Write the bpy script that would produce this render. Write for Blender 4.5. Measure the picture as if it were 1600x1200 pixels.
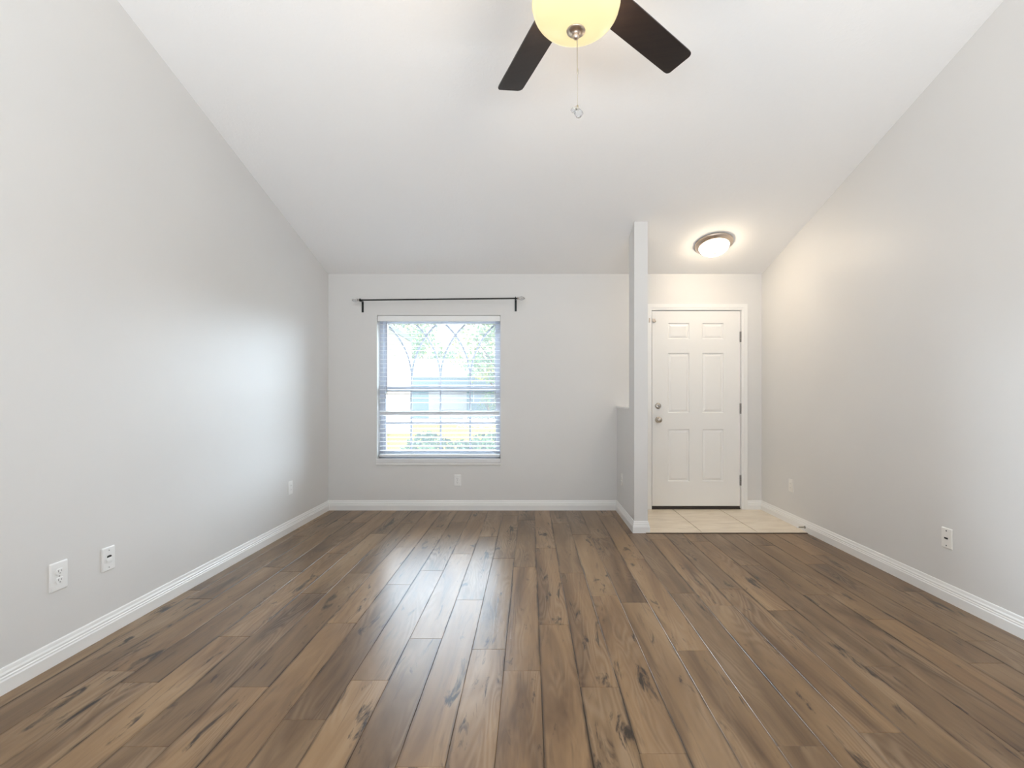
import bpy, bmesh, math, random
from mathutils import Vector, Matrix

# ------------------------------------------------------------------ scene, camera, light
for o in list(bpy.data.objects):
    bpy.data.objects.remove(o)
S = bpy.context.scene
COL = S.collection
PI = math.pi
R = math.radians
F = 740.0                                   # focal length in pixels of a 1600 px wide frame
VX, VY = 828.0, 620.0                       # vanishing point of the room's depth axis
EYE = 1.172                                 # eye height

cam_data = bpy.data.cameras.new('camera')
cam_data.sensor_width = 36.0
cam_data.lens = F / 1600.0 * 36.0
cam_data.shift_x = -(VX - 800.0) / 1600.0
cam_data.shift_y = (VY - 600.0) / 1600.0
cam_data.clip_start = 0.05
cam_data.clip_end = 300
cam = bpy.data.objects.new('camera', cam_data)
COL.objects.link(cam)
cam.location = (0, 0, EYE)
cam.rotation_euler = (R(90), 0, 0)
S.camera = cam

S.view_settings.view_transform = 'Standard'
S.view_settings.look = 'None'
S.view_settings.gamma = 1.0
S.view_settings.use_curve_mapping = False
S.view_settings.exposure = 0.45

world = bpy.data.worlds.new('sky')
S.world = world
world.use_nodes = True
wb = world.node_tree.nodes['Background']
wb.inputs[0].default_value = (0.74, 0.88, 1.0, 1)
# hazy sky, with brightness added on the window side to light the room
wt = world.node_tree
wg = wt.nodes.new('ShaderNodeTexCoord')
wx_ = wt.nodes.new('ShaderNodeSeparateXYZ')
wt.links.new(wg.outputs['Generated'], wx_.inputs[0])
def w_ramp(sock, a, b_):
    n = wt.nodes.new('ShaderNodeMapRange')
    n.interpolation_type = 'SMOOTHSTEP'
    n.inputs[1].default_value = a
    n.inputs[2].default_value = b_
    wt.links.new(sock, n.inputs[0])
    return n.outputs[0]
def w_math(op, a, b_):
    n = wt.nodes.new('ShaderNodeMath')
    n.operation = op
    for i_, v_ in enumerate((a, b_)):
        if isinstance(v_, (int, float)):
            n.inputs[i_].default_value = v_
        else:
            wt.links.new(v_, n.inputs[i_])
    return n.outputs[0]
side = w_math('ABSOLUTE', w_math('ADD', wx_.outputs['X'], 0.19), 0.0)
low = w_math('MULTIPLY', w_ramp(side, 0.14, 0.34), w_ramp(wx_.outputs['Z'], -0.02, 0.08))
sky_boost = w_math('MULTIPLY', w_ramp(wx_.outputs['Y'], 0.2, 0.6), w_math('MAXIMUM', low, w_ramp(wx_.outputs['Z'], 0.17, 0.27)))
west = w_math('ADD', w_math('MULTIPLY', w_ramp(w_math('MULTIPLY', wx_.outputs['X'], -1.0), 0.27, 0.5), 2.2), 1.0)
sky_boost = w_math('MULTIPLY', sky_boost, west)
rest = w_math('ADD', w_math('MULTIPLY', w_ramp(wx_.outputs['Y'], -0.35, 0.15), 0.9), 0.3)
wt.links.new(w_math('ADD', w_math('MULTIPLY', sky_boost, 16.5), rest), wb.inputs[1])


def light(name, kind, loc, rot, energy, color, **kw):
    d = bpy.data.lights.new(name, kind)
    d.energy = energy
    d.color = color
    for k, v in kw.items():
        setattr(d, k, v)
    o = bpy.data.objects.new(name, d)
    COL.objects.link(o)
    o.location = loc
    o.rotation_euler = rot
    return o


def aim(o, d):
    o.rotation_euler = Vector(d).to_track_quat('-Z', 'Y').to_euler()


sun = light('sun', 'SUN', (10, 0, 12), (0, 0, 0), 10.0, (1.0, 0.95, 0.87), angle=R(1.0))
aim(sun, (-0.75, 0.15, -0.62))
# added fill lamp low behind the camera, aimed up to brighten the ceiling
fill = light('fill_uplight', 'AREA', (0.15, -1.9, 0.55), (0, 0, 0), 200.0, (0.90, 0.955, 1.0),
            shape='RECTANGLE', size=3.8, size_y=1.6)
aim(fill, (0, 1, 8.0))
# portals guide the sky's own light through the front window and the rear opening
for pn, ploc, pd, psx, psy in (('window_portal', (-0.944, 5.12, 1.27), (0, -1, 0), 1.25, 1.46),):
    po = light(pn, 'AREA', ploc, (0, 0, 0), 1.0, (1, 1, 1), shape='RECTANGLE', size=psx, size_y=psy)
    aim(po, pd)
    po.data.cycles.is_portal = True

# ------------------------------------------------------------------ room numbers
XL, XR = -2.086, 2.397
YB = 4.90
YR = -2.6
HB = 2.443
SL = 0.293
YRIDGE = -1.2
PX0, PX1, PY0 = 0.90, 1.016, 4.085          # partition
PYC = 4.297                                 # back edge of the full-height post
TILEY = 4.065


def zc(y):
    if y >= YRIDGE:
        return HB + SL * (YB - y)
    return HB + SL * (YB - YRIDGE) - SL * (YRIDGE - y)


# ------------------------------------------------------------------ materials
MATS = {}


def mat(name, color=(0.8, 0.8, 0.8), rough=0.5, metal=0.0, spec=0.5, emit=None, estr=0.0, coat=0.0):
    m = bpy.data.materials.new(name)
    m.use_nodes = True
    b = m.node_tree.nodes['Principled BSDF']
    b.inputs['Base Color'].default_value = (*color, 1)
    b.inputs['Roughness'].default_value = rough
    b.inputs['Metallic'].default_value = metal
    b.inputs['Specular IOR Level'].default_value = spec
    if coat:
        b.inputs['Coat Weight'].default_value = coat
        b.inputs['Coat Roughness'].default_value = 0.1
    if emit:
        b.inputs['Emission Color'].default_value = (*emit, 1)
        b.inputs['Emission Strength'].default_value = estr
    MATS[name] = m
    return m


class NT:
    """tiny node-tree helper"""
    def __init__(self, m):
        self.t = m.node_tree
        self.n = self.t.nodes
        self.b = self.n.get('Principled BSDF')
        self.out = self.n['Material Output']

    def add(self, typ, **kw):
        n = self.n.new(typ)
        for k, v in kw.items():
            setattr(n, k, v)
        return n

    def link(self, a, b):
        self.t.links.new(a, b)

    def math(self, op, a, b=None, clamp=False):
        n = self.add('ShaderNodeMath', operation=op, use_clamp=clamp)
        for i, v in enumerate((a, b)):
            if v is None:
                continue
            if isinstance(v, (int, float)):
                n.inputs[i].default_value = v
            else:
                self.link(v, n.inputs[i])
        return n.outputs[0]

    def comb(self, x, y, z):
        n = self.add('ShaderNodeCombineXYZ')
        for i, v in enumerate((x, y, z)):
            if isinstance(v, (int, float)):
                n.inputs[i].default_value = v
            else:
                self.link(v, n.inputs[i])
        return n.outputs[0]

    def noise(self, vec, scale=1.0, detail=4.0, rough=0.55, dist=0.0):
        n = self.add('ShaderNodeTexNoise')
        n.inputs['Scale'].default_value = scale
        n.inputs['Detail'].default_value = detail
        n.inputs['Roughness'].default_value = rough
        n.inputs['Distortion'].default_value = dist
        if vec is not None:
            self.link(vec, n.inputs['Vector'])
        return n.outputs['Fac']

    def ramp(self, fac, stops):
        n = self.add('ShaderNodeValToRGB')
        e = n.color_ramp.elements
        while len(e) < len(stops):
            e.new(0.5)
        for el, (p, c) in zip(e, stops):
            el.position = p
            el.color = (*c, 1) if len(c) == 3 else c
        self.link(fac, n.inputs[0])
        return n.outputs[0]

    def mix(self, fac, a, b, blend='MIX'):
        n = self.add('ShaderNodeMix', data_type='RGBA', blend_type=blend)
        for s, v in ((0, fac), (6, a), (7, b)):
            if isinstance(v, (int, float)):
                n.inputs[s].default_value = v
            elif isinstance(v, tuple):
                n.inputs[s].default_value = (*v, 1)
            else:
                self.link(v, n.inputs[s])
        return n.outputs[2]

    def bump(self, h, strength=0.2, dist=0.002, target=None):
        n = self.add('ShaderNodeBump')
        n.inputs['Strength'].default_value = strength
        n.inputs['Distance'].default_value = dist
        self.link(h, n.inputs['Height'])
        self.link(n.outputs[0], (target or self.b).inputs['Normal'])

    def obj(self):
        return self.add('ShaderNodeTexCoord').outputs['Object']


# painted walls: greige eggshell with a faint roller texture
m = mat('wall_paint', (0.70, 0.68, 0.65), 0.45, spec=0.36)
t = NT(m)
co = t.obj()
t.bump(t.noise(co, 160, 3), 0.08, 0.001)
t.link(t.ramp(t.noise(co, 1.3, 2), [(0.3, (0.725, 0.715, 0.70)), (0.7, (0.745, 0.735, 0.72))]), t.b.inputs['Base Color'])

# ceiling: white knockdown texture
m = mat('ceiling_paint', (0.90, 0.895, 0.89), 0.85, spec=0.2)
t = NT(m)
co = t.obj()
k = t.ramp(t.noise(co, 42, 3, 0.5, 0.4), [(0.50, (0, 0, 0)), (0.60, (1, 1, 1))])
t.bump(k, 0.13, 0.002)

mat('trim_white', (0.86, 0.855, 0.84), 0.32)
mat('door_paint', (0.86, 0.85, 0.83), 0.38)
mat('plate_white', (0.88, 0.88, 0.87), 0.3)
mat('plate_almond', (0.85, 0.83, 0.79), 0.35)
mat('dark_slot', (0.015, 0.014, 0.013), 0.6)
mat('slot_grey', (0.22, 0.22, 0.22), 0.6)
mat('screw_steel', (0.45, 0.44, 0.42), 0.35, metal=0.9)
mat('nickel', (0.50, 0.46, 0.41), 0.28, metal=1.0)
mat('brushed_nickel', (0.62, 0.52, 0.44), 0.33, metal=1.0)
mat('hinge_metal', (0.30, 0.29, 0.28), 0.4, metal=0.9)
mat('black_metal', (0.012, 0.014, 0.014), 0.35, metal=0.3)
mat('crystal', (0.93, 0.94, 0.95), 0.03)
MATS['crystal'].node_tree.nodes['Principled BSDF'].inputs['Transmission Weight'].default_value = 0.75
mat('chain_metal', (0.55, 0.5, 0.42), 0.35, metal=0.9)
mat('vinyl_backlit', (0.60, 0.63, 0.71), 0.45)  # white vinyl coloured grey-blue, its backlit shade put into the colour
mat('muntin_backlit', (0.46, 0.49, 0.57), 0.5)  # white muntins painted darker still, as shaded against the bright outdoors
mat('drywall_return', (0.84, 0.83, 0.82), 0.6)
mat('sill_marble', (0.78, 0.78, 0.79), 0.25)
mat('threshold_metal', (0.05, 0.04, 0.035), 0.4)
mat('fan_bronze', (0.10, 0.07, 0.05), 0.4, metal=0.7)

# fan blades: espresso wood, long faint grain
m = mat('blade_wood', (0.030, 0.020, 0.016), 0.38)
t = NT(m)
co = t.add('ShaderNodeMapping')
co.inputs['Scale'].default_value = (3, 60, 3)
t.link(t.obj(), co.inputs[0])
t.link(t.ramp(t.noise(co.outputs[0], 1, 4), [(0.3, (0.010, 0.007, 0.008)), (0.7, (0.019, 0.013, 0.012))]), t.b.inputs['Base Color'])

# lamp glass: opal glass that lets its bulb's light out and glows
def lamp_glass(name, color, estr, trans):
    m = mat(name, (0.50, 0.43, 0.27), 0.25, emit=color, estr=estr)
    t = NT(m)
    tr = t.add('ShaderNodeBsdfTranslucent')
    tr.inputs[0].default_value = (1.0, 0.92, 0.75, 1)
    mx = t.add('ShaderNodeMixShader')
    mx.inputs[0].default_value = trans
    t.link(t.b.outputs[0], mx.inputs[1])
    t.link(tr.outputs[0], mx.inputs[2])
    t.link(mx.outputs[0], t.out.inputs[0])
lamp_glass('fan_bowl_glass', (1.0, 0.83, 0.42), 0.50, 0.001)
lamp_glass('entry_bowl_glass', (1.0, 0.83, 0.62), 32.0, 0.1)

# window pane: clear glass; a translucent share paints in veiling haze
m = mat('window_glass')
t = NT(m)
tp = t.add('ShaderNodeBsdfTransparent')
gl = t.add('ShaderNodeBsdfGlossy')
gl.inputs['Roughness'].default_value = 0.02
fr = t.add('ShaderNodeFresnel')
fr.inputs[0].default_value = 1.25
tl = t.add('ShaderNodeBsdfTranslucent')
tl.inputs[0].default_value = (0.9, 0.95, 1.0, 1)
m1 = t.add('ShaderNodeMixShader')
m1.inputs[0].default_value = 0.028
t.link(tp.outputs[0], m1.inputs[1])
t.link(tl.outputs[0], m1.inputs[2])
m2 = t.add('ShaderNodeMixShader')
t.link(fr.outputs[0], m2.inputs[0])
t.link(m1.outputs[0], m2.inputs[1])
t.link(gl.outputs[0], m2.inputs[2])
t.link(m2.outputs[0], t.out.inputs[0])

# blind slats: white vinyl, a little light comes through
m = mat('slat_white', (0.80, 0.81, 0.83), 0.4)
t = NT(m)
tl = t.add('ShaderNodeBsdfTranslucent')
tl.inputs[0].default_value = (0.85, 0.92, 1.0, 1)
mx = t.add('ShaderNodeMixShader')
mx.inputs[0].default_value = 0.06
t.link(t.b.outputs[0], mx.inputs[1])
t.link(tl.outputs[0], mx.inputs[2])
t.link(mx.outputs[0], t.out.inputs[0])
mat('cord_white', (0.7, 0.72, 0.75), 0.7)
mat('wand_plastic', (0.45, 0.46, 0.48), 0.2)

# wood plank floor (u across, v along each plank in metres; rnd per plank)
m = mat('plank_wood', (0.2, 0.14, 0.1), 0.3)
t = NT(m)
uv = t.add('ShaderNodeSeparateXYZ')
uvn = t.add('ShaderNodeUVMap', uv_map='plank')
t.link(uvn.outputs[0], uv.inputs[0])
u, v = uv.outputs[0], uv.outputs[1]
rn = t.add('ShaderNodeAttribute', attribute_name='rnd').outputs['Fac']
z1 = t.math('MULTIPLY', rn, 91.0)
def pv(su, sv, off=0.0):
    return t.comb(t.math('MULTIPLY', u, su), t.math('MULTIPLY', v, sv), t.math('ADD', z1, off))
fine = t.noise(pv(40, 3.6), 1, 3, 0.55, 0.6)
blot = t.noise(pv(5.5, 0.75, 7), 1, 4, 0.6, 1.0)
field = t.noise(pv(6.0, 0.8, 19), 1, 2.0, 0.5, 0.5)
ring = t.math('MULTIPLY', t.math('ADD', t.math('SINE', t.math('MULTIPLY', field, 120.0)), 1.0), 0.5)
smud = t.noise(pv(17, 3.6, 31), 1, 5, 0.65, 0.6)
patch = t.noise(pv(5, 1.4, 77), 1, 2, 0.5)
edge = t.noise(pv(9, 2.2, 47), 1, 3, 0.6, 0.5)
base = t.ramp(blot, [(0.28, (0.080, 0.047, 0.026)), (0.42, (0.172, 0.106, 0.057)), (0.58, (0.245, 0.158, 0.086)), (0.78, (0.33, 0.227, 0.134))])
tone = t.ramp(rn, [(0.0, (0.70, 0.68, 0.69)), (0.35, (0.92, 0.91, 0.90)), (0.7, (1.04, 1.0, 0.96)), (1.0, (1.16, 1.12, 1.06))])
c = t.mix(1.0, base, tone, 'MULTIPLY')
c = t.mix(t.math('MULTIPLY', ring, t.ramp(patch, [(0.45, (0, 0, 0)), (0.65, (0.30, 0.30, 0.30))])), c, (0.42, 0.31, 0.21))
c = t.mix(t.ramp(fine, [(0.28, (0.42, 0.42, 0.42)), (0.44, (0, 0, 0))]), c, (0.075, 0.046, 0.028))
sm2 = t.math('MULTIPLY', smud, t.math('ADD', t.math('MULTIPLY', patch, 0.35), 0.82))
c = t.mix(t.ramp(sm2, [(0.60, (0, 0, 0)), (0.69, (0.95, 0.95, 0.95))]), c, (0.022, 0.015, 0.012))
# darkened scraped edges of each plank
ed = t.math('ABSOLUTE', t.math('SUBTRACT', t.math('DIVIDE', u, 0.157), 0.5))
em = t.math('MULTIPLY', t.ramp(ed, [(0.43, (0, 0, 0)), (0.495, (1, 1, 1))]), t.ramp(edge, [(0.46, (0.12, 0.12, 0.12)), (0.60, (0.95, 0.95, 0.95))]))
c = t.mix(em, c, (0.030, 0.019, 0.013))
t.link(c, t.b.inputs['Base Color'])
scr = t.noise(pv(30, 2.0, 61), 1, 2, 0.5, 1.4)
hgt = t.math('ADD', t.math('ADD', scr, t.math('MULTIPLY', fine, 0.2)), t.math('MULTIPLY', ring, 0.10))
t.bump(hgt, 0.18, 0.003)
t.link(t.math('ADD', t.math('MULTIPLY', fine, 0.10), 0.26), t.b.inputs['Roughness'])
t.b.inputs['Specular IOR Level'].default_value = 0.30

# entry tile: warm beige ceramic with soft cloudy streaks
m = mat('tile_beige', (0.62, 0.52, 0.40), 0.35)
t = NT(m)
mp = t.add('ShaderNodeMapping')
mp.inputs['Scale'].default_value = (3, 11, 3)
t.link(t.obj(), mp.inputs[0])
t.link(t.ramp(t.noise(mp.outputs[0], 1.2, 5, 0.6, 0.8), [(0.3, (0.68, 0.58, 0.45)), (0.55, (0.80, 0.70, 0.56)), (0.75, (0.87, 0.78, 0.65))]), t.b.inputs['Base Color'])
mat('grout', (0.22, 0.16, 0.11), 0.9)
mat('tile_edge', (0.72, 0.62, 0.5), 0.5)
mat('transition_dark', (0.03, 0.017, 0.011), 0.5)

# outdoors
m = mat('lawn', (0.30, 0.33, 0.09), 0.9, spec=0.0)
t = NT(m)
co = t.obj()
t.link(t.ramp(t.noise(co, 1.6, 5), [(0.3, (0.10, 0.10, 0.020)), (0.55, (0.15, 0.115, 0.024)), (0.75, (0.17, 0.12, 0.035))]), t.b.inputs['Base Color'])
m = mat('leaf_hedge', (0.06, 0.12, 0.05), 0.6, spec=0.1)
t = NT(m)
t.link(t.ramp(t.noise(t.obj(), 9, 3), [(0.3, (0.015, 0.03, 0.018)), (0.55, (0.04, 0.075, 0.03)), (0.75, (0.11, 0.14, 0.05))]), t.b.inputs['Base Color'])
m = mat('leaf_tree', (0.1, 0.2, 0.06), 0.7, spec=0.1)
t = NT(m)
t.link(t.ramp(t.noise(t.obj(), 0.8, 4), [(0.35, (0.09, 0.18, 0.12)), (0.52, (0.19, 0.28, 0.12)), (0.66, (0.40, 0.38, 0.12))]), t.b.inputs['Base Color'])
mat('bark', (0.16, 0.12, 0.09), 0.9)
mat('stucco_white', (0.85, 0.85, 0.84), 0.8)
mat('house_wall', (0.17, 0.225, 0.25), 0.8, spec=0.0)
mat('house_roof', (0.20, 0.26, 0.265), 0.8, spec=0.0)
mat('house_glass', (0.16, 0.2, 0.24), 0.2)
mat('house_trim', (0.3, 0.3, 0.32), 0.6)
mat('pavement', (0.17, 0.168, 0.165), 0.9, spec=0.0)
mat('bounce_slab', (0.8, 0.79, 0.77), 0.9)
mat('outer_stucco', (0.7, 0.68, 0.64), 0.9)


# ------------------------------------------------------------------ mesh builder
class MB:
    def __init__(self):
        self.v, self.f, self.sm, self.mi = [], [], [], []

    def face(self, pts, smooth=False, mi=0):
        i = len(self.v)
        self.v += [tuple(p) for p in pts]
        self.f.append(list(range(i, i + len(pts))))
        self.sm.append(smooth)
        self.mi.append(mi)

    def grid(self, rows, smooth=True, closed=False, mi=0):
        """rows of equal-length point lists become a strip surface with shared vertices"""
        i0 = len(self.v)
        n = len(rows[0])
        for r in rows:
            self.v += [tuple(p) for p in r]
        for a in range(len(rows) - 1):
            for b in range(n if closed else n - 1):
                b2 = (b + 1) % n
                self.f.append([i0 + a * n + b, i0 + a * n + b2, i0 + (a + 1) * n + b2, i0 + (a + 1) * n + b])
                self.sm.append(smooth)
                self.mi.append(mi)
        return i0

    def box(self, x0, x1, y0, y1, z0, z1, mi=0, bev=0.0):
        if bev:
            b = min(bev, (x1 - x0) / 2.01, (y1 - y0) / 2.01, (z1 - z0) / 2.01)
            bm = bmesh.new()
            bmesh.ops.create_cube(bm, size=1)
            for w in bm.verts:
                w.co = Vector(((x0 + x1) / 2 + w.co.x * (x1 - x0), (y0 + y1) / 2 + w.co.y * (y1 - y0), (z0 + z1) / 2 + w.co.z * (z1 - z0)))
            bmesh.ops.bevel(bm, geom=list(bm.edges), offset=b, segments=2, affect='EDGES', profile=0.5)
            self.add_bm(bm, False, mi)
            return
        i = len(self.v)
        self.v += [(x0, y0, z0), (x1, y0, z0), (x1, y1, z0), (x0, y1, z0), (x0, y0, z1), (x1, y0, z1), (x1, y1, z1), (x0, y1, z1)]
        for q in ((0, 3, 2, 1), (4, 5, 6, 7), (0, 1, 5, 4), (1, 2, 6, 5), (2, 3, 7, 6), (3, 0, 4, 7)):
            self.f.append([i + a for a in q])
            self.sm.append(False)
            self.mi.append(mi)

    def add_bm(self, bm, smooth=False, mi=0):
        bm.verts.index_update()
        i = len(self.v)
        self.v += [tuple(w.co) for w in bm.verts]
        for fc in bm.faces:
            self.f.append([i + w.index for w in fc.verts])
            self.sm.append(smooth)
            self.mi.append(mi)
        bm.free()

    def prism(self, pts, axis, a0, a1, mi=0):
        """closed polygon pts extruded along axis ('x','y','z')"""
        def P(p, a):
            return {'x': (a, p[0], p[1]), 'y': (p[0], a, p[1]), 'z': (p[0], p[1], a)}[axis]
        n = len(pts)
        i = len(self.v)
        self.v += [P(p, a0) for p in pts] + [P(p, a1) for p in pts]
        self.f += [list(range(i, i + n))[::-1], list(range(i + n, i + 2 * n))]
        for k in range(n):
            self.f.append([i + k, i + (k + 1) % n, i + n + (k + 1) % n, i + n + k])
        self.sm += [False] * (n + 2)
        self.mi += [mi] * (n + 2)

    def lathe(self, prof, c=(0, 0, 0), axis='z', seg=32, mi=0, smooth=True):
        """prof: (radius, height) pairs"""
        rows = []
        for r, h in prof:
            row = []
            for k in range(seg):
                a = 2 * PI * k / seg
                p = (r * math.cos(a), r * math.sin(a))
                q = {'z': (p[0], p[1], h), 'y': (p[0], h, p[1]), 'x': (h, p[0], p[1])}[axis]
                row.append((c[0] + q[0], c[1] + q[1], c[2] + q[2]))
            rows.append(row)
        self.grid(rows, smooth, True, mi)

    def tube(self, pts, r, seg=10, mi=0, caps=True):
        pts = [Vector(p) for p in pts]
        rows = []
        for k, p in enumerate(pts):
            d = (pts[min(k + 1, len(pts) - 1)] - pts[max(k - 1, 0)]).normalized()
            a = Vector((0, 0, 1)) if abs(d.z) < 0.9 else Vector((1, 0, 0))
            s = d.cross(a).normalized()
            w = d.cross(s)
            rr = r[k] if isinstance(r, (list, tuple)) else r
            rows.append([p + (s * math.cos(2 * PI * j / seg) + w * math.sin(2 * PI * j / seg)) * rr for j in range(seg)])
        self.grid(rows, True, True, mi)
        if caps:
            self.face(rows[0], mi=mi)
            self.face(rows[-1][::-1], mi=mi)

    def bar(self, p0, p1, w, d, up=(0, 1, 0), mi=0):
        """rectangular bar from p0 to p1; d is its size along up, w across"""
        p0, p1, up = Vector(p0), Vector(p1), Vector(up)
        s = (p1 - p0).cross(up).normalized() * w / 2
        u2 = up.normalized() * d / 2
        rows = [[p + s + u2, p - s + u2, p - s - u2, p + s - u2] for p in (p0, p1)]
        self.grid(rows, False, True, mi)
        self.face(rows[0], mi=mi)
        self.face(rows[1][::-1], mi=mi)

    def build(self, name, mats, parent=None, world=True, merge=True):
        me = bpy.data.meshes.new(name)
        off = Vector((0, 0, 0))
        if parent is not None and world:
            p = parent
            while p is not None:
                off += p.location
                p = p.parent
        me.from_pydata([tuple(Vector(w) - off) for w in self.v], [], self.f)
        me.polygons.foreach_set('use_smooth', self.sm)
        for mm in (mats if isinstance(mats, (list, tuple)) else [mats]):
            me.materials.append(MATS[mm])
        me.polygons.foreach_set('material_index', self.mi)
        bm = bmesh.new()
        bm.from_mesh(me)
        if merge:
            bmesh.ops.remove_doubles(bm, verts=bm.verts, dist=1e-5)
        bmesh.ops.recalc_face_normals(bm, faces=bm.faces)
        bm.to_mesh(me)
        bm.free()
        o = bpy.data.objects.new(name, me)
        COL.objects.link(o)
        if parent is not None:
            o.parent = parent
        return o


def tag(o, label=None, cat=None, group=None, kind=None):
    for k2, v2 in (('label', label), ('category', cat), ('group', group), ('kind', kind)):
        if v2:
            o[k2] = v2
    return o


def thing(name, loc, label, cat, group=None, kind=None, rz=0.0, rx=0.0):
    o = bpy.data.objects.new(name, None)
    o.empty_display_size = 0.05
    COL.objects.link(o)
    o.location = loc
    o.rotation_euler = (rx, 0, rz)
    return tag(o, label, cat, group, kind)


def copy_tree(o, parent=None):
    c2 = o.copy()
    COL.objects.link(c2)
    if parent is not None:
        c2.parent = parent
    for ch in list(o.children):
        copy_tree(ch, c2)
    return c2


def structure(o, label):
    return tag(o, label, 'room', kind='structure')


# ------------------------------------------------------------------ setting
# floor planks: one mesh, each plank bevelled
rng = random.Random(7)
PW, PL = 0.157, 1.235
JOINT = {-1: 2.026, -2: 2.199, -3: 1.50, -4: 2.297, -5: 1.958, -7: 3.69, 5: 1.59, 9: 2.06}
fl = bmesh.new()
uvl = fl.loops.layers.uv.new('plank')
ral = fl.faces.layers.float.new('rnd')
XS0 = 0.045
for row in range(-14, 16):
    x0, x1 = XS0 + row * PW, XS0 + (row + 1) * PW
    ox0 = x0
    x0, x1 = max(x0, XL), min(x1, XR)
    if x1 - x0 < 0.004:
        continue
    j = JOINT.get(row, rng.uniform(0, PL))
    y = j - PL * math.ceil((j - YR) / PL)
    while y < YB:
        y0, y1 = max(y, YR), min(y + PL, YB)
        rv = rng.random()
        ou = rng.uniform(0, 0)
        if x0 >= PX0 - 0.06 and y1 > TILEY:
            y1 = TILEY
        if y1 - y0 > 0.004:
            g, dp = 0.0016, 0.0016
            ring_o = [(x0, y0), (x1, y0), (x1, y1), (x0, y1)]
            ring_i = [(x0 + g, y0 + g), (x1 - g, y0 + g), (x1 - g, y1 - g), (x0 + g, y1 - g)]
            vo = [fl.verts.new((a, b, -dp)) for a, b in ring_o]
            vi = [fl.verts.new((a, b, 0)) for a, b in ring_i]
            fs = [fl.faces.new(vi)] + [fl.faces.new((vo[q], vo[(q + 1) % 4], vi[(q + 1) % 4], vi[q])) for q in range(4)]
            for fc in fs:
                fc[ral] = rv
                for lp in fc.loops:
                    lp[uvl].uv = (lp.vert.co.x - ox0, lp.vert.co.y - y)
        y += PL
# sub-floor closes the slab below
for (a, b, c2, d) in ((XL - 0.1, XR + 0.1, YR - 0.1, YB + 0.1),):
    vs = [fl.verts.new(p) for p in ((a, c2, -0.004), (b, c2, -0.004), (b, d, -0.004), (a, d, -0.004))]
    fc = fl.faces.new(vs)
    fc[ral] = 0.0
me = bpy.data.meshes.new('floor')
fl.to_mesh(me)
fl.free()
me.materials.append(MATS['plank_wood'])
flo = bpy.data.objects.new('floor', me)
COL.objects.link(flo)
structure(flo, 'dark brown hand scraped wood plank floor of the living room')

# entry tiles
b = MB()
b.box(PX1, XR, TILEY + 0.012, YB, -0.003, 0.004, mi=1)
gx = [PX1, 1.479, 1.960, XR]
for k in range(3):
    b.box(gx[k] + (0.003 if k else 0), gx[k + 1] - 0.003, TILEY + 0.012, YB, 0.0, 0.008)
b.box(PX1 - 0.02, XR, TILEY + 0.002, TILEY + 0.012, -0.003, 0.008, mi=2)
b.box(PX1 - 0.02, XR, TILEY - 0.008, TILEY + 0.002, -0.003, 0.0035, mi=3)
structure(b.build('floor_entry', ['tile_beige', 'grout', 'tile_edge', 'transition_dark'], merge=False),
          'beige ceramic tile floor in front of the entry door')

# side walls
prof = [(YR, -0.05), (YB + 0.2, -0.05), (YB + 0.2, zc(YB) + 0.1), (YB, zc(YB)), (YRIDGE, zc(YRIDGE)), (YR, zc(YR))]
b = MB(); b.prism(prof, 'x', XL - 0.15, XL)
structure(b.build('wall_left', 'wall_paint'), 'long light grey left wall of the living room')
b = MB(); b.prism(prof, 'x', XR, XR + 0.15)
structure(b.build('wall_right', 'wall_paint'), 'long light grey right wall of the living room')

# sloped ceiling slab
b = MB()
T = 0.12
b.prism([(YB + 0.22, zc(YB + 0.22)), (YRIDGE, zc(YRIDGE)), (YR - 0.2, zc(YR - 0.2)), (YR - 0.2, zc(YR - 0.2) + T),
         (YRIDGE, zc(YRIDGE) + T), (YB + 0.22, zc(YB + 0.22) + T)], 'x', XL - 0.15, XR + 0.15)
structure(b.build('ceiling', 'ceiling_paint'), 'white textured vaulted ceiling rising toward the viewer')


def holed_wall(b, x0, x1, z0, z1, y0, y1, holes):
    """wall slab between y0 (room side) and y1 with rectangular holes (hx0,hx1,hz0,hz1)"""
    xs = sorted({x0, x1, *[h[0] for h in holes], *[h[1] for h in holes]})
    zs = sorted({z0, z1, *[h[2] for h in holes], *[h[3] for h in holes]})
    def solid(i, j):
        if i < 0 or j < 0 or i >= len(xs) - 1 or j >= len(zs) - 1:
            return False
        cx, cz = (xs[i] + xs[i + 1]) / 2, (zs[j] + zs[j + 1]) / 2
        return not any(h[0] < cx < h[1] and h[2] < cz < h[3] for h in holes)
    for i in range(len(xs) - 1):
        for j in range(len(zs) - 1):
            if not solid(i, j):
                continue
            a, c3, d, e = xs[i], xs[i + 1], zs[j], zs[j + 1]
            b.face([(a, y0, d), (c3, y0, d), (c3, y0, e), (a, y0, e)])
            b.face([(a, y1, d), (a, y1, e), (c3, y1, e), (c3, y1, d)])
            if not solid(i - 1, j): b.face([(a, y0, d), (a, y0, e), (a, y1, e), (a, y1, d)])
            if not solid(i + 1, j): b.face([(c3, y0, d), (c3, y1, d), (c3, y1, e), (c3, y0, e)])
            if not solid(i, j - 1): b.face([(a, y0, d), (a, y1, d), (c3, y1, d), (c3, y0, d)])
            if not solid(i, j + 1): b.face([(a, y0, e), (c3, y0, e), (c3, y1, e), (a, y1, e)])


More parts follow.
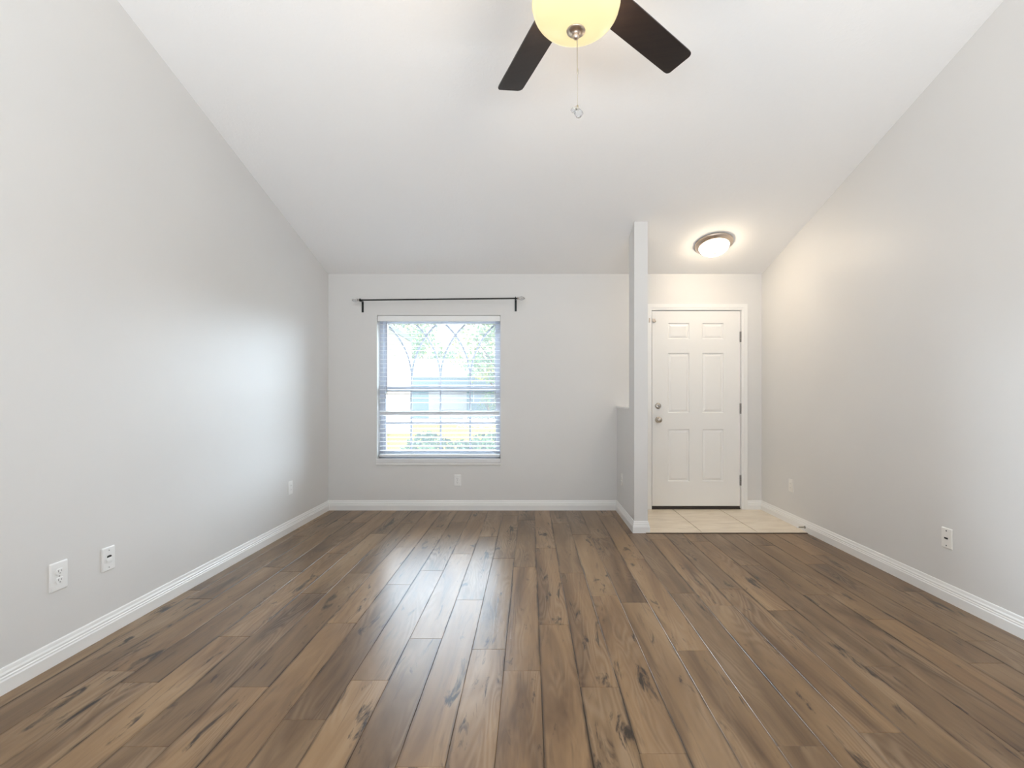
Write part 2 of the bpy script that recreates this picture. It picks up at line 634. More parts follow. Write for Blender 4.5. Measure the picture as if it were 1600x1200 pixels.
WX0, WX1, WZ0, WZ1 = -1.583, -0.305, 0.520, 2.016
DX0, DX1, DZ0, DZ1 = 1.2616, 2.179, 0.040, 2.064
b = MB()
holed_wall(b, XL, XR, -0.05, HB, YB, YB + 0.2, [(WX0, WX1, WZ0, WZ1), (DX0 - 0.02, DX1 + 0.02, -0.05, DZ1 + 0.02)])
structure(b.build('wall_back', 'wall_paint'), 'grey far wall with the window and the entry door')

# rear wall behind the camera with a wide bare opening, added to let light in
b = MB()
holed_wall(b, XL, XR, -0.05, zc(YR) + 0.02, YR, YR - 0.15, [(-1.95, 2.25, 0.05, 3.0)])
structure(b.build('wall_rear', 'wall_paint'), 'rear wall behind the viewer with a wide opening')

# partition: low wall plus full-height post
b = MB()
b.prism([(PY0, -0.02), (YB, -0.02), (YB, 1.060), (PYC, 1.060), (PYC, zc(PYC) + 0.02), (PY0, zc(PY0) + 0.02)], 'x', PX0, PX1)
b2 = b.build('wall_partition', 'wall_paint')
structure(b2, 'short grey partition with post and low wall beside the entry')
b = MB()
b.box(PX0 - 0.006, PX1 + 0.006, PYC, YB, 1.060, 1.076, bev=0.003)
structure(b.build('trim_1', 'trim_white'), 'thin white ledge on top of the low partition wall')

# baseboards: moulded profile swept along a polyline (room on the left of the direction of travel)
BB = [(0, 0), (0.016, 0), (0.016, 0.052), (0.0135, 0.058), (0.0135, 0.064), (0.0105, 0.068), (0.0105, 0.076), (0.007, 0.084), (0.005, 0.096), (0.003, 0.101), (0, 0.101)]


def sweep(b, path, prof):
    path = [Vector((p[0], p[1], 0)) for p in path]
    rows = []
    for k, p in enumerate(path):
        d0 = (path[k] - path[k - 1]).normalized() if k else None
        d1 = (path[k + 1] - path[k]).normalized() if k < len(path) - 1 else None
        n0 = Vector((-d0.y, d0.x, 0)) if d0 else None
        n1 = Vector((-d1.y, d1.x, 0)) if d1 else None
        if n0 and n1:
            n = (n0 + n1).normalized()
            n = n / max(n.dot(n0), 0.2)
        else:
            n = n0 or n1
        rows.append([(p.x + n.x * q[0], p.y + n.y * q[0], q[1]) for q in prof])
    b.grid(rows, False, True)
    b.face(rows[0])
    b.face(rows[-1][::-1])


def baseboard(name, path, label):
    b = MB()
    sweep(b, path, BB)
    return structure(b.build(name, 'trim_white'), label)


baseboard('baseboard_left', [(XL, YB), (XL, YR)], 'white moulded baseboard along the left wall')
baseboard('baseboard_back', [(PX0, YB), (XL, YB)], 'white moulded baseboard under the window')
baseboard('baseboard_partition', [(PX1, YB), (PX1, PY0), (PX0, PY0), (PX0, YB)], 'white baseboard wrapping the partition post')
baseboard('baseboard_right', [(XR, YR), (XR, YB)], 'white moulded baseboard along the right wall')
baseboard('baseboard_entry', [(XR, YB), (DX1 + 0.066, YB)], 'short white baseboard beside the door casing')

# ------------------------------------------------------------------ entry door
door = thing('door_1', (DX0, YB, 0.0), 'white six panel entry door with nickel knob', 'door', kind='structure')
YS = YB + 0.004                                          # door face just behind the wall plane
b = MB()
# slab face: stepped raised panels
px = lambda p: (p - VX) / 151.0
pz = lambda p: EYE + (VY - p) / 151.0
cols = [(px(1044.0), px(1077.2)), (px(1097.5), px(1130.7))]
rowsz = [(pz(529.8), pz(504.8)), (pz(645.0), pz(551.5)), (pz(752.2), pz(670.8))]
holes = [(c0, c1, r0, r1) for c0, c1 in cols for r0, r1 in rowsz]
xs = sorted({DX0 + 0.003, DX1 - 0.003, *[h[0] for h in holes], *[h[1] for h in holes]})
zs = sorted({DZ0 + 0.002, DZ1 - 0.003, *[h[2] for h in holes], *[h[3] for h in holes]})
for i in range(len(xs) - 1):
    for j in range(len(zs) - 1):
        cx, cz = (xs[i] + xs[i + 1]) / 2, (zs[j] + zs[j + 1]) / 2
        if any(h[0] < cx < h[1] and h[2] < cz < h[3] for h in holes):
            continue
        b.face([(xs[i], YS, zs[j]), (xs[i + 1], YS, zs[j]), (xs[i + 1], YS, zs[j + 1]), (xs[i], YS, zs[j + 1])])
for h in holes:
    steps = [(0.0, 0.0), (0.006, 0.009), (0.012, 0.010), (0.034, 0.003)]
    def rect(s, dy):
        return [(h[0] + s, YS + dy, h[2] + s), (h[1] - s, YS + dy, h[2] + s), (h[1] - s, YS + dy, h[3] - s), (h[0] + s, YS + dy, h[3] - s)]
    b.grid([rect(*s) for s in steps], False, True)
    b.face(rect(*steps[-1]))
xa, xb, za, zb_ = xs[0], xs[-1], zs[0], zs[-1]
back = YS + 0.044
b.face([(xa, back, za), (xa, back, zb_), (xb, back, zb_), (xb, back, za)])
b.face([(xa, YS, za), (xa, YS, zb_), (xa, back, zb_), (xa, back, za)])
b.face([(xb, YS, za), (xb, back, za), (xb, back, zb_), (xb, YS, zb_)])
b.face([(xa, YS, zb_), (xb, YS, zb_), (xb, back, zb_), (xa, back, zb_)])
b.face([(xa, YS, za), (xa, back, za), (xb, back, za), (xb, YS, za)])
b.build('door_panel', 'door_paint', door)
# jambs with stop
b = MB()
b.box(DX0 - 0.02, DX0 - 0.001, YB + 0.001, YB + 0.19, 0.0, DZ1 + 0.02)
b.box(DX1 + 0.001, DX1 + 0.02, YB + 0.001, YB + 0.19, 0.0, DZ1 + 0.02)
b.box(DX0 - 0.001, DX1 + 0.001, YB + 0.001, YB + 0.19, DZ1 + 0.001, DZ1 + 0.02)
b.box(DX0 - 0.001, DX0 + 0.012, back + 0.003, back + 0.04, 0.02, DZ1)
b.box(DX1 - 0.012, DX1 + 0.001, back + 0.003, back + 0.04, 0.02, DZ1)
b.box(DX0, DX1, back + 0.003, back + 0.04, DZ1 - 0.012, DZ1 + 0.001)
b.build('door_jamb', 'trim_white', door)
# casing: two-step moulding, mitred
b = MB()
CW = 0.060
o0 = 0.006
for s0, s1, d0, d1 in ((o0, o0 + 0.022, 0.009, 0.011), (o0 + 0.022, o0 + CW, 0.016, 0.016)):
    def U(off):
        return [(DX0 - off, 0.0), (DX0 - off, DZ1 + off), (DX1 + off, DZ1 + off), (DX1 + off, 0.0)]
    i_, o_ = U(s0), U(s1)
    for k in range(3):
        quad = [i_[k], i_[k + 1], o_[k + 1], o_[k]]
        b.face([(p[0], YB - d1, p[1]) for p in quad])
        b.face([(i_[k][0], YB - d1, i_[k][1]), (i_[k + 1][0], YB - d1, i_[k + 1][1]), (i_[k + 1][0], YB, i_[k + 1][1]), (i_[k][0], YB, i_[k][1])])
        b.face([(o_[k][0], YB - d1, o_[k][1]), (o_[k + 1][0], YB - d1, o_[k + 1][1]), (o_[k + 1][0], YB, o_[k + 1][1]), (o_[k][0], YB, o_[k][1])])
b.build('door_casing', 'trim_white', door, merge=False)
b = MB()
b.box(DX0 - 0.001, DX1 + 0.001, YB + 0.006, YB + 0.19, 0.0, 0.019)
b.box(DX0 + 0.003, DX1 - 0.003, YB + 0.012, back, 0.019, DZ0 + 0.002)
tag(b.build('threshold', 'threshold_metal', door), 'dark threshold strip under the door')
for yp in (526.3, 638.3, 750.3):
    b = MB()
    z0 = pz(yp)
    b.box(DX1 - 0.008, DX1 + 0.004, YB - 0.006, YB + 0.012, z0 - 0.054, z0 + 0.054, bev=0.002)
    for q in range(5):
        zz = z0 - 0.054 + q * 0.0216
        b.lathe([(0.0, zz + 0.001), (0.0065, zz + 0.001), (0.0065, zz + 0.0206), (0.0, zz + 0.0206)], (DX1, YB - 0.007, 0), 'z', 12)
    tag(b.build('hinge', 'hinge_metal', door))
KX = px(1028.3)
b = MB()
z0 = pz(655.8)
b.lathe([(0, 0), (0.031, 0), (0.032, -0.004), (0.027, -0.010), (0.013, -0.014), (0.0115, -0.036), (0.018, -0.040), (0.0265, -0.050), (0.028, -0.058), (0.024, -0.068), (0.012, -0.073), (0, -0.074)], (KX, YS, z0), 'y', 28)
kn = tag(b.build('door_knob', 'nickel', door), 'round nickel door knob')
b = MB()
b.box(KX - 0.005, KX + 0.005, YS - 0.0765, YS - 0.0725, z0 - 0.0016, z0 + 0.0016)
b.build('lock_button', 'dark_slot', kn)
b = MB()
z0 = pz(634.2)
b.lathe([(0, 0), (0.030, 0), (0.031, -0.005), (0.026, -0.014), (0.018, -0.016), (0, -0.017)], (KX, YS, z0), 'y', 28)
db = tag(b.build('deadbolt', 'nickel', door), 'round nickel deadbolt above the knob')
b = MB()
b.bar((KX - 0.010, YS - 0.024, z0 + 0.012), (KX + 0.010, YS - 0.024, z0 - 0.012), 0.009, 0.018)
b.build('thumb_turn', 'hinge_metal', db)
# small flip latch high on the door edge and its keeper on the casing
b = MB()
z0 = pz(501.3)
b.box(px(1019.3), px(1024.0), YS - 0.006, YS, z0 - 0.012, z0 + 0.022, bev=0.002)
b.tube([(px(1019.6), YS - 0.011, z0 - 0.010), (px(1024.2), YS - 0.011, z0 - 0.010)], 0.005)
b.tube([(px(1024.0), YS - 0.011, z0 - 0.010), (px(1024.0), YS - 0.011, z0 + 0.004)], 0.004)
tag(b.build('flip_latch', 'brushed_nickel', door), 'small metal flip latch near the top corner')
b = MB()
b.box(px(1013.2), px(1015.2), YB - 0.020, YB - 0.016, z0 - 0.02, z0 + 0.026, bev=0.0015)
b.build('latch_keeper', 'brushed_nickel', door)

# ------------------------------------------------------------------ window
wd = thing('window_1', (WX0, YB, WZ0), 'white single hung window with arched gothic muntins', 'window', kind='structure')
FY0, FY1 = YB + 0.105, YB + 0.185
b = MB()
fw = 0.034
b.box(WX0, WX0 + fw, FY0, FY1, WZ0, WZ1)
b.box(WX1 - fw, WX1, FY0, FY1, WZ0, WZ1)
b.box(WX0, WX1, FY0, FY1, WZ1 - fw, WZ1)
b.box(WX0, WX1, FY0, FY1, WZ0, WZ0 + fw)
b.build('window_frame', 'vinyl_backlit', wd)
# lower sash (room side)
SY = YB + 0.125
wx = lambda p, y=SY: (p - VX) / F * y
wz = lambda p, y=SY: EYE + (VY - p) / F * y
LX0, LX1 = wx(603.5), wx(774.5)
MR0, MR1 = wz(611.3), wz(604.2)
b = MB()
b.box(WX0 + fw, LX0, SY - 0.014, SY + 0.014, WZ0 + fw, MR1)
b.box(LX1, WX1 - fw, SY - 0.014, SY + 0.014, WZ0 + fw, MR1)
b.box(LX0, LX1, SY - 0.014, SY + 0.014, WZ0 + fw, WZ0 + fw + 0.045)
b.box(LX0, LX1, SY - 0.018, SY + 0.014, MR0, MR1)
ls = b.build('lower_sash', 'vinyl_backlit', wd)
b = MB()
mw = 0.0185
for p in (642.6, 688.6, 734.6):
    b.box(wx(p) - mw / 2, wx(p) + mw / 2, SY - 0.006, SY + 0.006, WZ0 + fw + 0.045, MR0)
zm = wz(660.8)
b.box(LX0, LX1, SY - 0.0055, SY + 0.0055, zm - mw / 2, zm + mw / 2)
b.build('muntins', 'muntin_backlit', ls, merge=False)
b = MB()
b.box(LX0 - 0.004, LX1 + 0.004, SY + 0.006, SY + 0.010, WZ0 + fw + 0.04, MR0 + 0.004)
b.build('pane', 'window_glass', ls)
# upper sash (outer) with the gothic arcs
UY = YB + 0.158
UZ0, UZ1 = MR0 - 0.004, WZ1 - fw
UX0, UX1 = WX0 + fw + 0.03, WX1 - fw - 0.03
b = MB()
b.box(WX0 + fw, UX0, UY - 0.013, UY + 0.013, UZ0, UZ1)
b.box(UX1, WX1 - fw, UY - 0.013, UY + 0.013, UZ0, UZ1)
b.box(UX0, UX1, UY - 0.013, UY + 0.013, UZ1 - 0.03, UZ1)
b.box(UX0, UX1, UY - 0.013, UY + 0.013, UZ0, UZ0 + 0.04)
us = b.build('upper_sash', 'vinyl_backlit', wd)
b = MB()
RA = 0.80
zs0 = wz(594, UY)
for p in (643.6, 688.4, 735.0):
    xm = wx(p, UY)
    b.box(xm - mw / 2, xm + mw / 2, UY - 0.006, UY + 0.006, UZ0 + 0.04, zs0 + 0.01)
    for sgn in (-1, 1):
        rows = []
        for k in range(25):
            a = R(52) * k / 24
            cx = xm + sgn * RA
            rx, rz = cx - sgn * RA * math.cos(a), zs0 + RA * math.sin(a)
            if rz > UZ1 - 0.028 or rx < UX0 or rx > UX1:
                break
            nx, nz = -sgn * math.cos(a), math.sin(a)
            h = mw * 0.5
            yo = UY - (0.005 if sgn > 0 else 0.0045)
            rows.append([(rx + nx * h, yo, rz + nz * h), (rx - nx * h, yo, rz - nz * h), (rx - nx * h, yo + 0.010, rz - nz * h), (rx + nx * h, yo + 0.010, rz + nz * h)])
        b.grid(rows, False, True)
        b.face(rows[0])
        b.face(rows[-1][::-1])
tag(b.build('arched_muntins', 'muntin_backlit', us, merge=False), 'curved gothic muntins')
b = MB()
b.box(UX0 - 0.004, UX1 + 0.004, UY + 0.006, UY + 0.010, UZ0 + 0.036, UZ1 - 0.026)
b.build('pane', 'window_glass', us)
# sill board with a thin apron
b = MB()
b.box(WX0 - 0.005, WX1 + 0.003, YB - 0.018, FY0, 0.492, 0.534, bev=0.004)
sl_ = b.build('window_sill', 'sill_marble', wd)
b = MB()
b.box(WX0 - 0.006, WX1 + 0.002, YB - 0.012, YB, 0.467, 0.4925, bev=0.003)
b.build('apron', 'trim_white', sl_)

# ------------------------------------------------------------------ window blind
bl = thing('window_blind', ((WX0 + WX1) / 2, YB + 0.05, WZ1), 'white horizontal slat blind lowered inside the window recess', 'blind')
BX0, BX1 = WX0 + 0.012, WX1 - 0.008
BY = YB + 0.050
b = MB()
b.box(BX0, BX1, BY - 0.028, BY + 0.028, 1.962, 2.014, bev=0.003)
b.build('head_rail', 'slat_white', bl)
b = MB()
b.box(WX0 + 0.004, WX1 - 0.003, BY - 0.044, BY - 0.034, 1.955, 2.012, bev=0.003)
b.build('valance', 'plate_white', bl)
b = MB()
nsl = 30
ztop, zbot = 1.925, 0.612
for k in range(nsl):
    z = ztop - (ztop - zbot) * k / (nsl - 1)
    tilt = R(5)
    if k == 19:
        z, tilt = wz(645, BY), R(62)
    cy, sy = math.cos(tilt), math.sin(tilt)
    rows = []
    for q in range(7):
        s = -0.025 + 0.05 * q / 6
        crown = 0.0022 * (1 - (s / 0.025) ** 2)
        yy, zz = BY + s * cy - crown * sy, z + s * sy + crown * cy
        rows.append((yy, zz))
    th = 0.0026
    loop = [(y_, z_ + th / 2) for y_, z_ in rows] + [(y_, z_ - th / 2) for y_, z_ in rows[::-1]]
    b.grid([[(x, y_, z_) for y_, z_ in loop] for x in (BX0 + 0.004, BX1 - 0.004)], False, True)
    for x in (BX0 + 0.004, BX1 - 0.004):
        b.face([(x, y_, z_) for y_, z_ in loop])
b.build('slats', 'slat_white', bl, merge=False)
b = MB()
b.box(BX0 + 0.002, BX1 - 0.002, BY - 0.026, BY + 0.026, 0.546, 0.574, bev=0.004)
b.build('bottom_rail', 'slat_white', bl)
b = MB()
for x in (-1.498, -0.944, -0.372):
    for dy in (-0.0275, 0.0275):
        b.tube([(x, BY + dy, 1.963), (x, BY + dy, 0.574)], 0.0010, 6)
    b.tube([(x + 0.008, BY, 1.963), (x + 0.008, BY, 0.574)], 0.0009, 6)
b.build('ladder_cords', 'cord_white', bl)
b = MB()
xw = (604.6 - VX) / F * (BY - 0.035)
b.tube([(xw, BY - 0.0335, 1.956), (xw, BY - 0.0335, EYE + (VY - 617) / F * (BY - 0.035))], 0.0038, 8)
tag(b.build('tilt_wand', 'wand_plastic', bl), 'thin clear tilt wand at the left')

# ------------------------------------------------------------------ curtain rod
RY = YB - 0.075
rxp = lambda p: (p - VX) / F * RY
rzp = lambda p: EYE + (VY - p) / F * RY
x0, x1 = rxp(561.5), rxp(808.5)
zl, zr = rzp(469.0), rzp(466.2)
cr = thing('curtain_rod', (x0, RY, zl), 'thin black curtain rod with crystal finials above the window', 'curtain rod')
b = MB()
b.tube([(x0, RY, zl), (x1, RY, zr)], 0.0075, 14)
b.build('rod', 'black_metal', cr)
for xx, zz, sg in ((x0, zl, -1), (x1, zr, 1)):
    b = MB()
    b.lathe([(0, 0), (0.011, 0), (0.012, 0.006), (0.008, 0.010), (0.007, 0.014)] if sg > 0 else [(0, 0), (0.011, 0), (0.012, -0.006), (0.008, -0.010), (0.007, -0.014)], (xx, RY, zz), 'x', 12)
    prof2 = [(0.007, 0.012), (0.016, 0.022), (0.0215, 0.036), (0.020, 0.050), (0.012, 0.066), (0.004, 0.076), (0, 0.078)]
    b.lathe([(r, h * sg) for r, h in prof2], (xx, RY, zz), 'x', 8, mi=1, smooth=False)
    tag(b.build('finial', ['nickel', 'crystal'], cr), 'clear faceted crystal finial')
for pp, zz, zb0 in ((566.8, zl, 488.2), (805.8, zr, 486.6)):
    xx = (pp - VX) / F * YB
    zb0 = EYE + (VY - zb0) / F * YB
    b = MB()
    b.box(xx - 0.0105, xx + 0.0105, YB - 0.005, YB, zb0, zz + 0.004, bev=0.0015)      # wall plate
    b.bar((xx, YB - 0.002, zz - 0.004), (xx, RY + 0.010, zz - 0.004), 0.017, 0.006, up=(0, 0, 1))
    ringp = [(xx, RY + 0.0125 * math.cos(a), zz + 0.0125 * math.sin(a)) for a in [2 * PI * k / 16 for k in range(17)]]
    b.tube(ringp, 0.0048, 8)
    b.build('bracket', 'black_metal', cr)


# ------------------------------------------------------------------ wall plates (built facing -Y, then turned onto their wall)
def plate_mesh(w, h, d=0.006):
    b = MB()
    i = 0.005
    def rr(w_, h_, y, rad=0.004):
        pts = []
        for cx, cz, a0 in ((1, 1, 0), (-1, 1, 90), (-1, -1, 180), (1, -1, 270)):
            for k in range(4):
                a = R(a0 + 30 * k)
                pts.append((cx * (w_ / 2 - rad) + rad * math.cos(a), y, cz * (h_ / 2 - rad) + rad * math.sin(a)))
        return pts
    rows = [rr(w, h, 0), rr(w, h, -d * 0.4), rr(w - 0.004, h - 0.004, -d * 0.85), rr(w - 0.010, h - 0.010, -d)]
    b.grid(rows, False, True)
    b.face(rows[-1])
    b.face(rows[0][::-1])
    return b


def screw(b, z, y, mi=0, r=0.0035):
    b.lathe([(0, y - 0.0012), (r * 0.7, y - 0.0012), (r, y)], (0, 0, z), 'y', 10, mi)


def duplex(loc, rz, label, w=0.071, h=0.116, pm='plate_white', name='wall_outlet'):
    r = thing(name, loc, label, 'outlet', rz=rz)
    plate_mesh(w, h).build('cover_plate', pm, r, world=False)
    for dz in (0.0195, -0.0195):
        b = MB()
        pts = []
        for k in range(28):
            a = 2 * PI * k / 28
            pts.append((0.0172 * math.cos(a), max(-0.0135, min(0.0135, 0.0172 * math.sin(a)))))
        rows = [[(p[0], -0.0055, dz + p[1]) for p in pts], [(p[0], -0.0082, dz + p[1]) for p in pts], [(p[0] * 0.95, -0.0088, dz + p[1] * 0.95) for p in pts]]
        b.grid(rows, False, True)
        b.face(rows[-1])
        rc = b.build('receptacle', pm, r, world=False)
        for bx in ((-0.0078, -0.0056, -0.001, 0.0085), (0.0056, 0.0076, 0.0, 0.0075)):
            b = MB()
            b.box(bx[0], bx[1], -0.0093, -0.0086, dz + bx[2], dz + bx[3])
            b.build('blade_slot', 'slot_grey', rc, world=False)
        b = MB()
        b.lathe([(0, -0.0093), (0.0026, -0.0093), (0.0026, -0.0086)], (0, 0, dz - 0.0065), 'y', 10)
        b.build('ground_hole', 'slot_grey', rc, world=False)
    b = MB()
    screw(b, 0, -0.006)
    b.build('screw', 'screw_steel', r, world=False)
    return r


def cable_plate(loc, rz, label, style):
    r = thing('cable_plate', loc, label, 'wall plate', rz=rz)
    plate_mesh(0.071, 0.116).build('cover_plate', 'plate_white' if style == 'hood' else 'plate_almond', r, world=False)
    if style == 'hood':                                  # scooped cable pass-through
        b = MB()
        rows = []
        for k in range(9):
            a = PI * k / 8
            x = 0.017 * math.cos(a)
            zz = 0.002 + 0.010 * math.sin(a)
            rows.append([(x, -0.005, zz), (x * 0.9, -0.0105, zz * 0.4 - 0.010), (x * 0.85, -0.0055, -0.024)])
        b.grid(rows, True)
        b.build('cable_hood', 'plate_white', r, world=False)
        b = MB()
        b.prism([(-0.012, 0.007), (0.012, 0.007), (0.014, 0.0135), (0.005, 0.0175), (-0.010, 0.0165)], 'y', -0.0070, -0.0055)
        b.build('cable_opening', 'dark_slot', r, world=False)
        ms = 'slot_grey'
    else:
        b = MB()
        b.lathe([(0, -0.0075), (0.0085, -0.0075), (0.010, -0.006)], (0, 0, 0), 'y', 6, smooth=False)
        b.build('cable_jack', 'plate_almond', r, world=False)
        b = MB()
        b.box(-0.0115, 0.0115, -0.0085, -0.0070, -0.0045, 0.0045)
        b.build('jack_opening', 'dark_slot', r, world=False)
        ms = 'dark_slot'
    for zz in (0.042, -0.042):
        b = MB()
        screw(b, zz, -0.006, r=0.0026 if style == 'hood' else 0.0042)
        b.build('screw', ms, r, world=False)
    return r


def decora(loc, rz, label, pm):
    r = thing('wall_outlet', loc, label, 'outlet', rz=rz)
    plate_mesh(0.071, 0.116).build('cover_plate', pm, r, world=False)
    b = MB()
    b.box(-0.0165, 0.0165, -0.0082, -0.005, -0.0335, 0.0335, bev=0.001)
    rc = b.build('receptacle', pm, r, world=False)
    for dz in (0.018, -0.018):
        for x_ in (-0.0067, 0.0067):
            b = MB()
            b.box(x_ - 0.0008, x_ + 0.0008, -0.0087, -0.0080, dz - 0.0035, dz + 0.0035)
            b.build('blade_slot', 'slot_grey', rc, world=False)
    for zz in (0.0485, -0.0485):
        b = MB()
        screw(b, zz, -0.006, r=0.0024)
        b.build('screw', pm, r, world=False)
    return r


LW, RW = R(90), R(-90)
duplex((XL, 2.094, 0.380), LW, 'oversized white duplex outlet low on the left wall nearest the viewer', 0.080, 0.126)
cable_plate((XL, 2.341, 0.372), LW, 'white cable plate with scooped dark opening beside the near left outlet', 'hood')
decora((XL, 4.122, 0.381), LW, 'small white outlet on the left wall close to the far corner', 'plate_white')
duplex((-0.748, YB, 0.308), 0, 'white duplex outlet on the far wall under the window')
duplex((PX0, 4.625, 0.362), RW, 'pale outlet on the side of the low partition wall', pm='plate_almond')
decora((XR, 4.345, 0.358), RW, 'pale outlet on the right wall close to the entry door', 'plate_almond')
cable_plate((XR, 2.720, 0.360), RW, 'off white cable plate with two dark screws low on the right wall', 'jack')

# door stop on the right baseboard
ds = thing('door_stop', (XR - 0.016, 4.10, 0.043), 'small spring door stop on the right baseboard by the tile', 'door stop')
b = MB()
b.lathe([(0, 0.001), (0.012, 0.001), (0.011, -0.005), (0.006, -0.008), (0, -0.008)], (XR - 0.016, 4.10, 0.043), 'x', 16)
b.build('base', 'hinge_metal', ds)
b = MB()
hel = [(XR - 0.022 - 0.048 * k / 130, 4.10 + 0.0042 * math.cos(k * 0.75), 0.043 + 0.0042 * math.sin(k * 0.75)) for k in range(131)]
b.tube(hel, 0.0013, 6)
b.build('spring', 'nickel', ds)
b = MB()
b.lathe([(0, -0.050), (0.0055, -0.050), (0.0065, -0.056), (0.006, -0.062), (0, -0.064)], (XR - 0.020, 4.10, 0.043), 'x', 12)
b.build('rubber_tip', 'plate_white', ds)

# ------------------------------------------------------------------ entry ceiling light
EY = 4.385
ex = (1115 - VX) / F * EY
ang = math.atan(SL)
el = thing('ceiling_light', (ex, EY, zc(EY)), 'round flush ceiling light with nickel rim above the entry', 'ceiling light', rx=-ang)
b = MB()
b.lathe([(0, 0.002), (0.160, 0.002), (0.168, -0.004), (0.170, -0.012), (0.164, -0.020), (0.150, -0.030), (0.138, -0.040), (0.132, -0.041), (0.130, -0.030)], seg=56)
b.build('metal_rim', 'brushed_nickel', el, world=False)
b = MB()
b.lathe([(0.133, -0.034), (0.130, -0.046), (0.118, -0.066), (0.096, -0.084), (0.066, -0.097), (0.032, -0.104), (0.004, -0.106), (0.0, -0.106)], seg=56)
b.build('glass_bowl', 'entry_bowl_glass', el, world=False)
b = MB()
b.lathe([(0, -0.104), (0.012, -0.105), (0.013, -0.109), (0.008, -0.114), (0.007, -0.120), (0, -0.123)], seg=20)
b.build('finial', 'brushed_nickel', el, world=False)

# ------------------------------------------------------------------ ceiling fan
FX, FYc, ZB = 0.165, 1.70, 2.68
fan = thing('ceiling_fan', (FX, FYc, zc(FYc)), 'dark bladed ceiling fan with glowing bowl light and pull chain', 'ceiling fan')
b = MB()
b.lathe([(0, zc(FYc) + 0.02), (0.075, zc(FYc) + 0.02), (0.075, zc(FYc) - 0.045), (0.055, zc(FYc) - 0.075), (0.025, zc(FYc) - 0.09), (0, zc(FYc) - 0.09)], (FX, FYc, 0))
b.build('canopy', 'fan_bronze', fan)
b = MB()
b.tube([(FX, FYc, zc(FYc) - 0.085), (FX, FYc, 2.82)], 0.0135, 16)
b.build('downrod', 'fan_bronze', fan)
b = MB()
b.lathe([(0, 2.84), (0.03, 2.835), (0.06, 2.825), (0.115, 2.80), (0.128, 2.77), (0.128, 2.73), (0.112, 2.70), (0.085, 2.69), (0.082, 2.655), (0.075, 2.64), (0.062, 2.62), (0.058, 2.592), (0.058, 2.583), (0, 2.583)], (FX, FYc, 0), seg=48)
b.build('motor_housing', 'fan_bronze', fan)
NB = 5
for k in range(NB):
    th = R(41.0 + 72 * k)
    M = Matrix.Translation((FX, FYc, ZB)) @ Matrix.Rotation(th, 4, 'Z') @ Matrix.Rotation(R(-12), 4, 'X')
    out = []
    r0, r1 = 0.165, 0.682
    hw0, hw1 = 0.064, 0.066
    out += [(r0 + 0.01, -hw0 + 0.014), (r0 + 0.03, -hw0)]
    out += [(r1 - 0.035, -hw1)]
    for q in range(9):                                   # softly rounded tip
        a = -PI / 2 + PI * q / 8
        cx_, cy_ = r1 - 0.022, (hw1 - 0.022) * (1 if a > 0 else -1)
        out.append((cx_ + 0.022 * math.cos(a) - 0.008 * (abs(math.sin(a)) > 0.99) , cy_ + 0.022 * math.sin(a)))
    out += [(r1 - 0.035, hw1)]
    out += [(r0 + 0.03, hw0), (r0 + 0.01, hw0 - 0.014)]
    b = MB()
    n_ = len(out)
    top = [M @ Vector((p[0], p[1], 0.003)) for p in out]
    bot = [M @ Vector((p[0], p[1], -0.003)) for p in out]
    b.grid([bot, top], False, True)
    b.face(top)
    b.face(bot[::-1])
    bo = b.build('blade', 'blade_wood', fan)
    b = MB()
    pl = [(0.075, -0.018), (0.15, -0.016), (0.185, -0.040), (0.235, -0.036), (0.250, 0), (0.235, 0.036), (0.185, 0.040), (0.15, 0.016), (0.075, 0.018)]
    t1 = [M @ Vector((p[0], p[1], 0.0085)) for p in pl]
    t0 = [M @ Vector((p[0], p[1], 0.0032)) for p in pl]
    b.grid([t0, t1], False, True)
    b.face(t1)
    b.face(t0[::-1])
    b.build('blade_bracket', 'fan_bronze', bo)
b = MB()
RB, ZR = 0.156, 2.574
pr = []
for k in range(15):
    a = PI / 2 * k / 14
    pr.append((RB * math.cos(a) ** 0.85 if k < 14 else 0.012, ZR - 0.088 * math.sin(a)))
pr = [(RB - 0.004, ZR + 0.006), (RB + 0.002, ZR + 0.006), (RB + 0.002, ZR + 0.001)] + pr
b.lathe(pr, (FX, FYc, 0), seg=64)
b.build('light_bowl', 'fan_bowl_glass', fan)
zb = ZR - 0.088
b = MB()
b.lathe([(0.0, zb + 0.004), (0.030, zb + 0.003), (0.034, zb - 0.001), (0.033, zb - 0.004), (0.020, zb - 0.007), (0.010, zb - 0.010), (0.011, zb - 0.016), (0.0125, zb - 0.021), (0.009, zb - 0.028), (0.004, zb - 0.032), (0, zb - 0.033)], (FX, FYc, 0), seg=28)
b.build('finial', 'brushed_nickel', fan)
# pull chain hanging from the finial
b = MB()
zend = EYE + (VY - 168) / F * FYc
z = zb - 0.033
xo, yo = FX + 0.006, FYc
kk = 0
b.tube([(FX + 0.003, yo, z + 0.006), (xo, yo, zend)], 0.0006, 6)
while z > zend:
    b.lathe([(0, z + 0.0016), (0.0014, z + 0.0008), (0.0014, z - 0.0008), (0, z - 0.0016)], (xo, yo, 0), seg=6)
    z -= 0.0046
zc_ = EYE + (VY - 112) / F * FYc
b.lathe([(0, zc_ + 0.012), (0.0024, zc_ + 0.010), (0.003, zc_ - 0.004), (0.0018, zc_ - 0.010), (0, zc_ - 0.011)], (xo, yo, 0), seg=10)
ch = b.build('pull_chain', 'chain_metal', fan)
b = MB()
zf = zend
b.lathe([(0, zf + 0.010), (0.003, zf + 0.008), (0.004, zf), (0.0075, zf - 0.004), (0.006, zf - 0.008)], (xo, yo, 0), seg=10)
